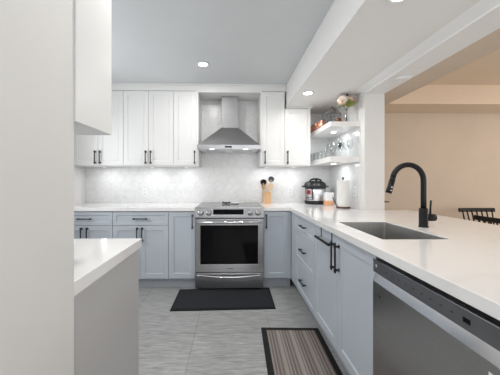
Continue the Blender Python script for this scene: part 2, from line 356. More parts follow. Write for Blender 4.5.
# wall cabinets on the back wall; door faces at Y=3.256
UY = 3.256; UZ0 = 1.395; UZ1 = 2.316
def carcass(bm, x0, x1, y0, y1, z0, z1, t=0.016, top=False):
    box(bm, x0, x0+t, y0, y1, z0, z1); box(bm, x1-t, x1, y0, y1, z0, z1)
    box(bm, x0+t, x1-t, y0, y1, z0, z0+t); box(bm, x0+t, x1-t, y1-0.006, y1, z0+t, z1)
    if top: box(bm, x0+t, x1-t, y0, y1-0.006, z1-t, z1)
    return bm
def wall_cab(label, x0, x1, doors, ztop=UZ1, bx0=None, bx1=None):
    bx0 = x0 if bx0 is None else bx0; bx1 = x1 if bx1 is None else bx1
    c = thing('wall_cabinet', label, 'wall cabinet', ((x0+x1)/2, UY+0.18, UZ0), 'white wall cabinets along the back wall')
    bm = carcass(BM(), bx0, bx1, UY+0.0205, WB-0.0005, UZ0, ztop, top=True)
    if bx0 < x0: box(bm, bx0, x0, UY+0.001, UY+0.0205, UZ0, ztop)
    if bx1 > x1: box(bm, x1, bx1, UY+0.001, UY+0.0205, UZ0, ztop)
    obj('cabinet_body', bm, M['upper'], c)
    for a0, a1, hx in doors:
        door(c, 'door', 'y', UY, -1, a0, a1, UZ0+0.008, ztop-0.004, M['upper'], (hx, 1.50, 0.165, True), rail=0.052)
    return c
wall_cab('white double-door wall cabinet farthest left on the back wall', -1.932, -1.3215, [(-1.932, -1.626, -1.656), (-1.626, -1.3215, -1.597)], bx0=-1.960)
wall_cab('white double-door wall cabinet second from left, its pulls above the blue drawer cabinet', -1.3205, -0.7095, [(-1.3205, -1.015, -1.045), (-1.015, -0.7095, -0.984)])
wall_cab('narrow white single-door wall cabinet directly left of the range hood', -0.7085, -0.430, [(-0.7085, -0.430, -0.450)], bx1=-0.405)
wall_cab('tall narrow white wall cabinet directly right of the range hood', 0.376, 0.655, [(0.376, 0.655, 0.412)], bx0=0.357, bx1=0.6565)
wall_cab('shorter white wall cabinet under the lowered ceiling beside the floating shelves', 0.6575, 0.936, [(0.6575, 0.936, 0.690)], ztop=2.108, bx1=0.974)
# fascia over the cabinets, carried across the hood recess
bm = BM(); box(bm, WL+0.001, 0.6765, UY+0.002, WB-0.0005, UZ1+0.001, CEIL-0.001); box(bm, -0.4045, 0.356, UY+0.002, WB-0.0005, 2.299, UZ1+0.001)
box(bm, WL+0.001, 0.6765, UY-0.012, UY+0.002, CEIL-0.022, CEIL-0.001)
tag(obj('cabinet_fascia', bm, M['upper']), 'white crown fascia board between the wall cabinets and the ceiling', 'cabinet fascia')
tag(obj('cabinet_fascia', box(BM(), 0.6795, 1.0, UY+0.004, WB-0.0005, 2.1095, SOF-0.001), M['upper']), 'thin white filler strip above the shorter cabinet under the lowered ceiling', 'cabinet fascia')

# upper cabinet by the entry, its end seen from the side
c = thing('wall_cabinet', 'large white wall cabinet end hanging in the near left, over the near counter', 'wall cabinet', (-1.2, 0.92, 1.392))
obj('cabinet_body', carcass(BM(), WL+0.001, -0.472, 0.795, 1.024, 1.394, CEIL-0.002, top=True), M['upper'], c)
obj('side_panel', box(BM(), -0.4715, -0.461, 0.796, 1.024, 1.392, CEIL-0.002, 0.001), M['upper'], c)
for k in range(3):
    a = -1.95 + k*0.495
    door(c, 'door', 'y', 1.0445, 1, a, a+0.493, 1.392, CEIL-0.01, M['upper'], (a+0.05, 1.5, 0.165, True))

# base cabinets along the back wall; door faces at Y=2.99
BY = 2.99; BZ0 = 0.113; BZ1 = 0.868; DRZ = 0.712
def base_run(label, x0, x1, drawers, doors, bx0=None, bx1=None):
    bx0 = x0 if bx0 is None else bx0; bx1 = x1 if bx1 is None else bx1
    c = thing('base_cabinet', label, 'base cabinet', ((x0+x1)/2, 3.3, 0))
    bm = carcass(BM(), bx0, bx1, BY+0.0205, WB-0.001, 0.105, 0.8745)
    box(bm, bx0+0.016, bx1-0.016, BY+0.0205, BY+0.08, 0.858, 0.8745)
    if bx1 > x1: box(bm, x1, bx1, BY+0.001, BY+0.0205, 0.105, 0.8745)
    if bx0 < x0: box(bm, bx0, x0, BY+0.001, BY+0.0205, 0.105, 0.8745)
    obj('cabinet_body', bm, M['blue'], c)
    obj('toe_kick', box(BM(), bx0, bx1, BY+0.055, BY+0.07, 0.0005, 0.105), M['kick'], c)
    for a0, a1 in drawers:
        door(c, 'drawer', 'y', BY, -1, a0, a1, DRZ+0.001, BZ1, M['blue'], ((a0+a1)/2, 0.789, 0.165, False), rail=0.038)
    for a0, a1, hx, z1 in doors:
        door(c, 'door', 'y', BY, -1, a0, a1, BZ0, z1, M['blue'], (hx, z1-0.10 if z1 < 0.8 else 0.757, 0.165, True), rail=0.055)
    return c
base_run('blue-grey base cabinet with drawer and two doors, farthest left behind the near counter', -1.941, -1.3325, [(-1.941, -1.3325)], [(-1.941, -1.637, -1.672, DRZ), (-1.637, -1.3325, -1.607, DRZ)], bx0=-1.961)
base_run('blue-grey base cabinet with one wide drawer over two doors, middle of the left run', -1.3315, -0.7075, [(-1.3315, -0.7075)], [(-1.3315, -1.026, -1.053, DRZ), (-1.026, -0.7075, -0.997, DRZ)])
base_run('narrow full-door blue-grey base cabinet directly left of the range', -0.7065, -0.4075, [], [(-0.7065, -0.4075, -0.438, BZ1)])
base_run('narrow full-door blue-grey base cabinet directly right of the range', 0.3655, 0.650, [], [(0.3655, 0.650, 0.393, BZ1)], bx1=0.674)

# peninsula cabinets; door faces at X=0.675, facing -x
PX = 0.675; PB = 1.30
def pen_carcass(y0, y1, back=True):
    bm = BM(); t = 0.016; x0 = PX+0.0205
    box(bm, x0, PB, y0, y0+t, 0.105, 0.8745); box(bm, x0, PB, y1-t, y1, 0.105, 0.8745)
    box(bm, x0, PB, y0+t, y1-t, 0.105, 0.121); box(bm, PB-0.012, PB, y0+t, y1-t, 0.121, 0.8745)
    return bm
def pen(label, y0, y1):
    c = thing('base_cabinet', label, 'base cabinet', (1.0, (y0+y1)/2, 0))
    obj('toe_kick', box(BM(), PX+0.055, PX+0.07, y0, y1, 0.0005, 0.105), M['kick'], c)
    return c
c = pen('blue-grey three-drawer base cabinet on the right, between the corner and the sink doors', 2.1515, 2.977)
bm = pen_carcass(2.1515, 2.777); box(bm, PX+0.001, PX+0.0205, 2.778, 2.978, 0.105, 0.8745)
obj('cabinet_body', bm, M['blue'], c)
for z0, z1, zh in ((0.70, BZ1, 0.785), (0.408, 0.70, 0.556), (BZ0, 0.408, 0.262)):
    door(c, 'drawer', 'x', PX, -1, 2.153, 2.777, z0, z1, M['blue'], (2.465, zh, 0.165, False), rail=0.038)
c = pen('blue-grey sink base cabinet with two tall doors beside the dishwasher', 1.2265, 2.1505)
obj('cabinet_body', pen_carcass(1.2265, 2.1505), M['blue'], c)
door(c, 'door', 'x', PX, -1, 1.683, 2.150, BZ0, BZ1, M['blue'], (1.714, 0.728, 0.185, True), rail=0.06)
door(c, 'door', 'x', PX, -1, 1.228, 1.683, BZ0, BZ1, M['blue'], (1.652, 0.728, 0.185, True), rail=0.06)
c = pen('blue-grey peninsula cabinet nearer than the dishwasher, at the right frame edge', 0.10, 0.626)
obj('cabinet_body', pen_carcass(0.10, 0.626), M['blue'], c)
door(c, 'door', 'x', PX, -1, 0.102, 0.624, BZ0, BZ1, M['blue'], (0.57, 0.735, 0.185, True), rail=0.06)
# blind corner box between the two runs
c = thing('corner_cabinet', 'plain blind corner cabinet hidden under the counter corner', 'corner cabinet', (1.0, 3.3, 0))
obj('cabinet_body', carcass(BM(), 0.6965, PB, 3.0, WB-0.001, 0.105, 0.8745), M['blue'], c)
# cover panel on the dining side
tag(obj('peninsula_panel', box(BM(), PB+0.001, PB+0.018, 0.10, 2.69, 0.0005, 0.8745), M['blue']), 'blue-grey back panel of the peninsula on the dining side', 'cabinet panel')

# near-left cabinet under the small counter
c = thing('base_cabinet', 'plain warm grey cabinet end under the near left counter', 'base cabinet', (-1.2, 1.07, 0))
obj('cabinet_body', carcass(BM(), WL+0.001, -0.494, 0.796, 1.345, 0.0, 0.8695), M['grey'], c)
obj('side_panel', box(BM(), -0.4935, -0.475, 0.796, 1.366, 0.0005, 0.8695, 0.001), M['grey'], c)
for k in range(3):
    a = -1.95 + k*0.484
    door(c, 'door', 'y', 1.3660, 1, a, a+0.482, 0.11, 0.865, M['grey'], (a+0.05, 0.75, 0.165, True))

# ------------------------------------------------------------------ countertops
def slab(xs, ys, keep, z0, z1):
    bm = BM(); V = {}
    def v(i, j, z):
        k = (i, j, z)
        if k not in V: V[k] = bm.verts.new((xs[i], ys[j], z))
        return V[k]
    K = lambda i, j: 0 <= i < len(xs)-1 and 0 <= j < len(ys)-1 and keep((xs[i]+xs[i+1])/2, (ys[j]+ys[j+1])/2)
    for i in range(len(xs)-1):
        for j in range(len(ys)-1):
            if not K(i, j): continue
            bm.faces.new((v(i, j, z1), v(i+1, j, z1), v(i+1, j+1, z1), v(i, j+1, z1)))
            bm.faces.new((v(i, j+1, z0), v(i+1, j+1, z0), v(i+1, j, z0), v(i, j, z0)))
            for (di, dj, p, q) in ((-1, 0, (i, j+1), (i, j)), (1, 0, (i+1, j), (i+1, j+1)), (0, -1, (i, j), (i+1, j)), (0, 1, (i+1, j+1), (i, j+1))):
                if not K(i+di, j+dj): bm.faces.new((v(*p, z0), v(*q, z0), v(*q, z1), v(*p, z1)))
    return bm
CT = 0.915; CB = 0.875
SX0, SX1, SY0, SY1 = 0.775, 1.128, 1.345, 1.928
xs = [0.3605, 0.651, SX0, SX1, XR-0.001, 1.80]; ys = [0.08, SY0, SY1, YC-0.001, 2.969, WB-0.0005]
def keep(x, y):
    if SX0 < x < SX1 and SY0 < y < SY1: return False
    if x < 0.651: return y > 2.969
    if x > XR: return y < YC
    return True
tag(obj('countertop', slab(xs, ys, keep, CB, CT), M['quartz'], bevel=0.002), 'long white quartz countertop wrapping from the range round the sink peninsula', 'countertop')
tag(obj('countertop', box(BM(), WL+0.001, -0.4045, 2.969, WB-0.0005, CB, CT, 0.002), M['quartz']), 'white quartz countertop along the back wall left of the range', 'countertop')
tag(obj('countertop', box(BM(), WL+0.001, -0.467, 0.795, 1.390, 0.870, CT, 0.002), M['quartz']), 'thick white countertop corner in the near left foreground', 'countertop')

# sink
s = thing('sink', 'brushed steel sink set into the peninsula countertop', 'sink', (0.95, 1.636, CB-0.23))
bm = BM(); t = 0.004; z0 = CB-0.225; a, b_, c_, d_ = SX0+0.0, SX1, SY0, SY1
def rr(x0, x1, y0, y1, r, n_=5):
    P = []
    for cx, cy, s0 in ((x1-r, y1-r, 0), (x0+r, y1-r, PI/2), (x0+r, y0+r, PI), (x1-r, y0+r, 1.5*PI)):
        for k in range(n_+1): P.append((cx+r*math.cos(s0+k*PI/2/n_), cy+r*math.sin(s0+k*PI/2/n_)))
    return P
loops = [[(p, CT-0.004) for p in rr(a+0.001, b_-0.001, c_+0.001, d_-0.001, 0.006)], [(p, CT-0.005) for p in rr(a+0.003, b_-0.003, c_+0.003, d_-0.003, 0.010)], [(p, z0+0.012) for p in rr(a+0.005, b_-0.005, c_+0.005, d_-0.005, 0.014)], [(p, z0) for p in rr(a+0.015, b_-0.015, c_+0.015, d_-0.015, 0.014)]]
vv = [[bm.verts.new((p[0], p[1], z)) for p, z in L] for L in loops]
for A, B in zip(vv, vv[1:]):
    k = len(A)
    for i in range(k): bm.faces.new((A[i], B[i], B[(i+1) % k], A[(i+1) % k]))
bm.faces.new(vv[-1])
bmesh.ops.recalc_face_normals(bm, faces=bm.faces)
bo = obj('bowl', bm, M['sink'], s); md = bo.modifiers.new('thick', 'SOLIDIFY'); md.thickness = 0.0015; md.offset = 0
bm = BM(); lathe(bm, [(0, 0), (0.036, 0), (0.045, 0.003), (0.045, 0.006), (0.034, 0.003), (0.012, 0.002), (0.010, 0.008), (0, 0.008)], (0.94, 1.61, z0+0.001))
obj('drain', bm, M['chrome'], s)

# faucet
fx, fy = 1.245, 1.70
f = thing('faucet', 'tall matte black gooseneck kitchen faucet standing behind the sink', 'faucet', (fx, fy, CT))
bm = BM(); lathe(bm, [(0, 0), (0.029, 0), (0.029, 0.006), (0.026, 0.010), (0.026, 0.117), (0.0235, 0.122), (0, 0.122)], (fx, fy, CT))
obj('base', bm, M['black'], f)
R = 0.101; cz = 1.217
path = [(fx, fy, CT+0.118), (fx, fy, CT+0.18), (fx, fy, cz)] + [(fx-R+R*math.cos(a), fy, cz+R*math.sin(a)) for a in [PI*k/20*0.985 for k in range(1, 20)]]
obj('spout', tube(BM(), path, 0.0165, 20), M['black'], f)
p = Vector(path[-1]); d = (Vector(path[-1])-Vector(path[-2])).normalized()
bm = BM(); q = p + d*0.030; tube(bm, [p, q], 0.0165, 20)
tube(bm, [p+d*0.022, p+d*0.078, p+d*0.082, p+d*0.106], [0.0178, 0.0178, 0.0195, 0.0185], 20)
hd = obj('spray_head', bm, M['black'], f)
bb = p + d*0.066 + Vector((0.0, -0.0165, 0))
obj('spray_button', box(BM(), bb.x-0.005, bb.x+0.005, bb.y-0.005, bb.y+0.002, bb.z-0.004, bb.z+0.005, 0.001), M['chrome'], hd)
bb = p + d*0.088 + Vector((0.0, -0.0175, 0))
obj('spray_button', box(BM(), bb.x-0.004, bb.x+0.004, bb.y-0.005, bb.y+0.002, bb.z-0.003, bb.z+0.004, 0.001), M['chrome'], hd)
bm = BM(); cyl(bm, (fx+0.020, fy, 0.976), 0.023, 0.055, mtx=RYP, bev=0.002)
hv = obj('valve', bm, M['black'], f)
bm = BM(); tube(bm, [(fx+0.044, fy, 0.99), (fx+0.044, fy-0.002, 1.04), (fx+0.046, fy-0.004, 1.088)], [0.0065, 0.0055, 0.0055], 12)
obj('lever', bm, M['black'], hv)

# ------------------------------------------------------------------ range
RX0, RX1 = -0.4025, 0.3585; RC = -0.022
r_ = thing('range', 'stainless steel slide-in range with black oven window between the base cabinets', 'range', (RC, 3.28, 0))
bm = BM(); box(bm, RX0, RX1, 2.965, 3.602, 0.03, 0.912)
obj('body', bm, M['dwctl'], r_)
for x in (RX0+0.05, RX1-0.05):
    for y in (3.02, 3.55): obj('leg', cyl(BM(), (x, y, 0.0), 0.018, 0.031, 16), M['blackplastic'], r_)
ct = obj('cooktop', box(BM(), RX0, RX1, 2.955, 3.602, 0.912, 0.921, 0.002), M['cook'], r_)
obj('cooktop_frame', box(BM(), RX0, RX1, 2.938, 2.956, 0.905, 0.9225, 0.002), M['steel'], r_)
for x, y, rr_ in ((-0.22, 3.12, 0.105), (0.18, 3.12, 0.105), (-0.22, 3.42, 0.075), (0.18, 3.42, 0.075)):
    bm = BM(); lathe(bm, [(rr_, 0), (rr_+0.003, 0), (rr_+0.003, 0.0003), (rr_, 0.0003), (rr_, 0)], (x, y, 0.9211), 48, cap=False); obj('burner_ring', bm, M['steel'], ct)
# sloped control panel
bm = prism(BM(), [(2.940, 0.906), (2.966, 0.906), (2.966, 0.808), (2.915, 0.808), (2.915, 0.815)], RX0, RX1, 0)
cp = obj('control_panel', bm, M['steel'], r_)
ang = math.atan2(0.025, 0.091)
def on_panel(z, off=0.0):   # y on sloped face at height z
    return 2.915 + (z-0.815)/0.091*0.025 - off
T = Matrix.Rotation(-ang, 4, 'X')
for x in (-0.338, -0.249, 0.207, 0.294):
    z = 0.862; y = on_panel(z)
    bm = BM(); mt_ = T @ RX
    lathe(bm, [(0, 0), (0.033, 0), (0.033, 0.004), (0.030, 0.006), (0.0285, 0.024), (0.026, 0.028), (0, 0.028)], (x, y+0.001, z), 32, mtx=mt_, cap=False)
    kb = obj('knob', bm, M['steel'], cp)
    bm = BM(); t = BM(); box(t, -0.004, 0.004, -0.026, 0.026, 0.027, 0.034, 0.0015); merge(bm, t, Matrix.Translation((x, y+0.001, z)) @ mt_)
    obj('knob_grip', bm, M['steel'], kb)
t = BM(); box(t, -0.205, 0.168, 0.815-0.862+0.010, 0.041, 0, 0.003, 0.001)
bm = BM(); merge(bm, t, Matrix.Translation((RC+0.004, on_panel(0.862), 0.862)) @ T @ RX); obj('display_frame', bm, M['chrome'], cp)
t = BM(); box(t, -0.184, 0.158-0.006, -0.022, 0.036, 0.002, 0.0045, 0.0005)
bm = BM(); merge(bm, t, Matrix.Translation((RC+0.004, on_panel(0.862), 0.862)) @ T @ RX); obj('display', bm, M['bglass'], cp)
# door
dy = 2.925
bm = BM(); gx0, gx1, gz0, gz1 = -0.343, 0.294, 0.293, 0.722
box(bm, RX0+0.003, gx0, dy, 2.964, 0.205, 0.792, 0.002); box(bm, gx1, RX1-0.003, dy, 2.964, 0.205, 0.792, 0.002)
box(bm, gx0-0.003, gx1+0.003, dy, 2.964, gz1, 0.792, 0.002); box(bm, gx0-0.003, gx1+0.003, dy, 2.964, 0.205, gz0, 0.002)
od = obj('oven_door', bm, M['steel'], r_)
obj('oven_window', box(BM(), gx0-0.002, gx1+0.002, dy+0.004, dy+0.020, gz0-0.002, gz1+0.002), M['bglass'], od)
hz = 0.763
bm = tube(BM(), [(RX0+0.03, dy-0.052, hz), (RC, dy-0.056, hz), (RX1-0.03, dy-0.052, hz)], 0.0135, 16)
for x in (RX0+0.05, RX1-0.05): box(bm, x-0.012, x+0.012, dy-0.048, dy+0.001, hz-0.010, hz+0.010, 0.002)
obj('handle', bm, M['chrome'], od)
bm = BM()
for k in range(7): box(bm, -0.052+k*0.011, -0.045+k*0.011, dy-0.0006, dy+0.001, 0.241, 0.249)
obj('badge', bm, M['icon'], od)
bm = BM(); box(bm, RX0+0.003, RX1-0.003, dy+0.004, 2.964, 0.028, 0.195, 0.002)
dr = obj('warming_drawer', bm, M['steel'], r_)
bm = BM(); pth = [(RX0+0.02 + (RX1-RX0-0.04)*k/20, dy-0.010-0.022*math.sin(PI*k/20), 0.176-0.016*math.sin(PI*k/20)) for k in range(21)]
tube(bm, pth, [0.006]+[0.009]*19+[0.006], 12); obj('handle', bm, M['chrome'], dr)
# things on the cooktop
bm = BM()
for k in range(4):
    a = PI/4 + k*PI/2
    tube(bm, [(-0.065, 3.37, 0.934), (-0.065+0.035*math.cos(a), 3.37+0.045*math.sin(a), 0.934), (-0.065+0.062*math.cos(a), 3.37+0.07*math.sin(a), 0.942), (-0.065+0.068*math.cos(a), 3.37+0.076*math.sin(a), 0.9265)], [0.010, 0.006, 0.006, 0.005], 8)
lathe(bm, [(0, 0), (0.028, 0), (0.03, 0.004), (0.03, 0.012), (0, 0.016)], (-0.065, 3.37, 0.926), 20, cap=False)
tag(obj('trivet', bm, M['black']), 'small black cross-shaped trivet at the back of the cooktop', 'trivet')
bm = BM(); lathe(bm, [(0, 0), (0.04, 0), (0.055, 0.012), (0.058, 0.014), (0.052, 0.012), (0.038, 0.004), (0, 0.004)], (0.045, 3.36, 0.9212), 28, cap=False)
box(bm, 0.09, 0.135, 3.352, 3.368, 0.931, 0.935, 0.001)
tag(obj('spoon_rest', bm, M['ceramic']), 'white ceramic spoon rest at the back of the cooktop', 'spoon rest')

# ------------------------------------------------------------------ range hood
HC = -0.0315; hx0, hx1 = HC-0.369, HC+0.369; hy0 = 3.105; z0h, z1h = 1.588, 1.634
h_ = thing('range_hood', 'stainless steel chimney range hood above the range', 'range hood', (HC, 3.35, z0h))
bm = BM(); th = 0.012
box(bm, hx0, hx1, hy0, hy0+th, z0h, z1h); box(bm, hx0, hx0+th, hy0+th, 3.602, z0h, z1h); box(bm, hx1-th, hx1, hy0+th, 3.602, z0h, z1h); box(bm, hx0+th, hx1-th, 3.59, 3.602, z0h, z1h)
rim = obj('rim', bm, M['steel'], h_)
bm = BM(); cx0, cx1, cy0, cz_ = -0.127, 0.086, 3.395, 1.893
lo = [bm.verts.new(p) for p in ((hx0, hy0, z1h), (hx1, hy0, z1h), (hx1, 3.602, z1h), (hx0, 3.602, z1h))]
hi = [bm.verts.new(p) for p in ((cx0, cy0, cz_), (cx1, cy0, cz_), (cx1, 3.602, cz_), (cx0, 3.602, cz_))]
for k in range(4): bm.faces.new((lo[k], lo[(k+1) % 4], hi[(k+1) % 4], hi[k]))
bm.faces.new(hi); bm.faces.new(lo[::-1])
bmesh.ops.recalc_face_normals(bm, faces=bm.faces)
obj('canopy', bm, M['hood'], h_)
bm = BM(); box(bm, cx0+0.002, cx1-0.002, cy0+0.002, 3.602, cz_-0.002, 2.2975, 0.001); box(bm, cx0, cx1, cy0, 3.602, cz_, cz_+0.012); obj('chimney', bm, M['hood'], h_)
bm = BM(); box(bm, hx0+th, hx1-th, hy0+th, 3.59, z0h+0.004, z0h+0.012)
fl = obj('filter', bm, M['plate'], h_)
for sx in (-1, 1):
    bm = BM()
    for k in range(9): box(bm, HC+sx*0.165-0.12, HC+sx*0.165+0.12, 3.22+k*0.035, 3.235+k*0.035, z0h+0.001, z0h+0.005)
    obj('baffle', bm, M['chrome'], fl)
    obj('hood_lamp', cyl(BM(), (HC+sx*0.20, 3.165, z0h+0.0005), 0.028, 0.005, 24), M['puck'], h_)
obj('switch_panel', box(BM(), HC-0.045, HC+0.035, hy0-0.002, hy0+0.001, z0h+0.014, z0h+0.032, 0.0005), M['bglass'], rim)
for sx in (-1, 1):
    l_ = bpy.data.lights.new('hood_light', 'SPOT'); l_.energy = 1.2; l_.spot_size = 2.3; l_.spot_blend = 0.8; l_.shadow_soft_size = 0.03; l_.color = (1, 0.95, 0.88)
    lo_ = bpy.data.objects.new('hood_light', l_); COL.objects.link(lo_); lo_.location = (HC+sx*0.20, 3.165, z0h-0.01)

# ------------------------------------------------------------------ dishwasher
dw = thing('dishwasher', 'dark stainless steel dishwasher under the peninsula counter at lower right', 'dishwasher', (0.95, 0.926, 0))
y0, y1 = 0.629, 1.224
obj('body', box(BM(), 0.70, 1.28, y0+0.004, y1-0.004, 0.10, 0.855), M['dwctl'], dw)
obj('toe_kick', box(BM(), 0.73, 0.745, y0, y1, 0.0005, 0.10), M['dwctl'], dw)
for x in (0.78, 1.22):
    for y in (0.67, 1.18): obj('leg', cyl(BM(), (x, y, 0.0), 0.015, 0.1, 12), M['blackplastic'], dw)
dx = 0.660
# control strip on top, pocket grip below it, then the flat door
bm = prism(BM(), [(dx, 0.852), (0.70, 0.852), (0.70, 0.795), (dx, 0.795)], y0, y1, 1)
st = obj('control_strip', bm, M['dwctl'], dw)
obj('top_edge', box(BM(), dx-0.001, dx+0.004, y0, y1, 0.8515, 0.8545), M['chrome'], st)
obj('display', box(BM(), dx-0.0008, dx+0.001, 0.722, 0.746, 0.815, 0.829), M['bglass'], st)
for k in range(9):
    y = 0.78+k*0.042; obj('printed_icon', box(BM(), dx-0.0006, dx+0.001, y, y+0.009, 0.820, 0.826), M['icon'], st)
obj('power_button', box(BM(), dx-0.0006, dx+0.001, 1.195, 1.202, 0.822, 0.834), M['plate'], st)
bm = prism(BM(), [(dx-0.001, 0.7535), (dx+0.012, 0.7945), (0.70, 0.7945), (0.70, 0.7535)], y0, y1, 1)
obj('pocket_grip', bm, M['chrome'], dw)
dd = obj('door_panel', box(BM(), dx-0.002, 0.70, y0, y1, 0.112, 0.7535, 0.002), M['dwsteel'], dw)
sy, sz = 0.705, 0.745
obj('energy_sticker', box(BM(), dx-0.0026, dx-0.0018, 0.630, 0.668, 0.676, 0.728), M['plate'], dd)
bm = BM()
for k, (a, b2) in enumerate(((0.634, 0.663), (0.640, 0.663), (0.648, 0.663))): box(bm, dx-0.0031, dx-0.0024, a, b2, 0.719-k*0.006, 0.722-k*0.006)
box(bm, dx-0.0031, dx-0.0024, 0.656, 0.663, 0.686, 0.702)
obj('sticker_print', bm, M['icon'], dd)
bm = BM(); lathe(bm, [(0.006, 0), (0.008, 0), (0.008, 0.0006), (0.006, 0.0006), (0.006, 0)], (dx-0.0018, 1.177, 0.70), 20, mtx=RYN, cap=False); box(bm, dx-0.0026, dx-0.0018, 1.162, 1.169, 0.694, 0.706)
obj('emblem', bm, M['icon'], dd)

# ------------------------------------------------------------------ towel bar over the sink door
tb = thing('towel_bar', 'black over-the-door towel bar hooked on the left sink cabinet door', 'towel bar', (0.63, 1.93, 0.79))
for y in (1.98, 1.77):
    bm = BM(); box(bm, 0.6725, 0.6745, y-0.007, y+0.007, 0.795, 0.8715); box(bm, 0.6725, 0.6985, y-0.007, y+0.007, 0.8695, 0.8715)
    box(bm, 0.638, 0.6745, y-0.007, y+0.007, 0.795, 0.797)
    obj('hook', bm, M['black'], tb)
obj('bar', box(BM(), 0.628, 0.640, 1.715, 2.005, 0.788, 0.803, 0.002), M['black'], tb)

# ------------------------------------------------------------------ ceiling lights
def downlight(label, x, y, z, power, grp='round recessed downlights'):
    t = thing('downlight', label, 'recessed light', (x, y, z), grp)
    bm = BM(); lathe(bm, [(0.045, -0.001), (0.060, -0.0015), (0.064, -0.005), (0.060, -0.008), (0.046, -0.006), (0.045, -0.001)], (x, y, z), 40, cap=False); obj('trim_ring', bm, M['plate'], t)
    obj('lens', cyl(BM(), (x, y, z-0.005), 0.0455, 0.0045, 36), M['lamp'], t)
    l_ = bpy.data.lights.new('downlight_bulb', 'AREA'); l_.shape = 'DISK'; l_.size = 0.09; l_.energy = power; l_.color = (1.0, 0.975, 0.94)
    o = bpy.data.objects.new('downlight_bulb', l_); COL.objects.link(o); o.parent = t; o.location = (0, 0, -0.012)
    return t
downlight('round lit downlight in the main ceiling in front of the hood', -0.29, 2.703, CEIL, 4.5)
downlight('round lit downlight in the lowered ceiling near the floating shelves', 0.795, 2.75, SOF, 3)
downlight('round lit downlight in the lowered ceiling at the top edge of the picture', 0.832, 1.285, SOF, 3)
downlight('round downlight in the main ceiling over the near aisle, out of frame', -0.29, 1.1, CEIL, 6)

# round detector on the beam
d = thing('smoke_detector', 'flat round white detector under the beam over the opening', 'smoke detector', (1.475, 2.26, HZ))
bm = BM(); lathe(bm, [(0, -0.0005), (0.062, -0.0005), (0.062, -0.008), (0.052, -0.016), (0, -0.018)], (1.475, 2.26, HZ), 36, cap=False); obj('housing', bm, M['plate'], d)
bm = BM(); lathe(bm, [(0.032, -0.0165), (0.038, -0.0165), (0.038, -0.0205), (0.032, -0.0205), (0.032, -0.0165)], (1.475, 2.26, HZ), 36, cap=False); obj('vent_ring', bm, M['plate'], d)

# under-cabinet puck lights
for x, lab in ((-1.63, 'small lit puck light under the farthest left wall cabinet'), (-1.015, 'small lit puck light under the second wall cabinet from the left'), (-0.585, 'small lit puck light under the narrow cabinet left of the hood'), (0.455, 'small lit puck light under the cabinet right of the hood'), (0.80, 'small lit puck light under the shorter cabinet by the shelves')):
    t = thing('puck_light', lab, 'under-cabinet light', (x, 3.42, UZ0), 'puck lights under the wall cabinets')
    bm = BM(); lathe(bm, [(0.026, -0.0005), (0.033, -0.0005), (0.033, -0.010), (0.026, -0.010), (0.026, -0.0005)], (x, 3.42, UZ0), 28, cap=False); obj('ring', bm, M['plate'], t)
    obj('lens', cyl(BM(), (x, 3.42, UZ0-0.009), 0.0262, 0.008, 24), M['puck'], t)
    l_ = bpy.data.lights.new('puck_bulb', 'AREA'); l_.shape = 'DISK'; l_.size = 0.05; l_.energy = 0.42; l_.color = (0.96, 0.975, 1.0)
    o = bpy.data.objects.new('puck_bulb', l_); COL.objects.link(o); o.parent = t; o.location = (0, 0, -0.014)

# ------------------------------------------------------------------ floating shelves
SHX = 1.035; SHY = 2.76
up = tag(obj('floating_shelf', box(BM(), SHX, XR-0.0085, SHY, WB-0.009, 1.784, 1.836, 0.002), M['ceramic']), 'upper white floating shelf carrying copper mugs and a vase', 'shelf', 'white floating shelves')
lw = tag(obj('floating_shelf', box(BM(), SHX, XR-0.0085, SHY, WB-0.009, 1.412, 1.470, 0.002), M['ceramic']), 'lower white floating shelf carrying clear glasses', 'shelf', 'white floating shelves')
for z, lab in ((1.784, 'small puck light under the upper floating shelf'), (1.412, 'small puck light under the lower floating shelf')):
    t = thing('puck_light', lab, 'under-shelf light', (1.2, 3.1, z))
    obj('lens', cyl(BM(), (1.2, 3.1, z-0.0065), 0.028, 0.006, 24, bev=0.001), M['puck'], t)
    l_ = bpy.data.lights.new('puck_bulb', 'AREA'); l_.shape = 'DISK'; l_.size = 0.05; l_.energy = 0.6; l_.color = (0.93, 0.97, 1.0)
    o = bpy.data.objects.new('puck_bulb', l_); COL.objects.link(o); o.parent = t; o.location = (0, 0, -0.012)

# copper mugs
def mug(x, y, z, rot, label):
    t = thing('copper_mug', label, 'mug', (x, y, z), 'copper mugs on the upper shelf')
    bm = BM(); lathe(bm, [(1.12*r1, 1.18*z1) for r1, z1 in [(0, 0), (0.024, 0), (0.038, 0.010), (0.045, 0.030), (0.046, 0.045), (0.041, 0.066), (0.033, 0.080), (0.036, 0.088), (0.034, 0.088), (0.031, 0.080), (0.039, 0.066), (0.043, 0.045), (0.036, 0.012), (0, 0.004)]], (x, y, z), 28, cap=False); obj('cup', bm, M['copper'], t)
    bm = BM(); tube(bm, [(x+(0.044+0.028*math.sin(a))*math.cos(rot), y+(0.044+0.028*math.sin(a))*math.sin(rot), z+0.046+0.028*math.cos(a)) for a in [PI*k/10 for k in range(11)]], 0.0035, 8); obj('handle', bm, M['copper'], t)
mug(1.094, 3.19, 1.8365, PI, 'nearest copper mug, in front of its row on the upper shelf')
mug(1.10, 3.31, 1.8365, 2.6, 'second copper mug from the near end of the row')
mug(1.094, 3.43, 1.8365, 3.6, 'third copper mug, farther back along the shelf edge')
mug(1.098, 3.54, 1.8365, 2.8, 'farthest copper mug, beside the back wall')
mug(1.22, 3.42, 1.8365, 0.3, 'copper mug standing behind the row, nearer the side wall')
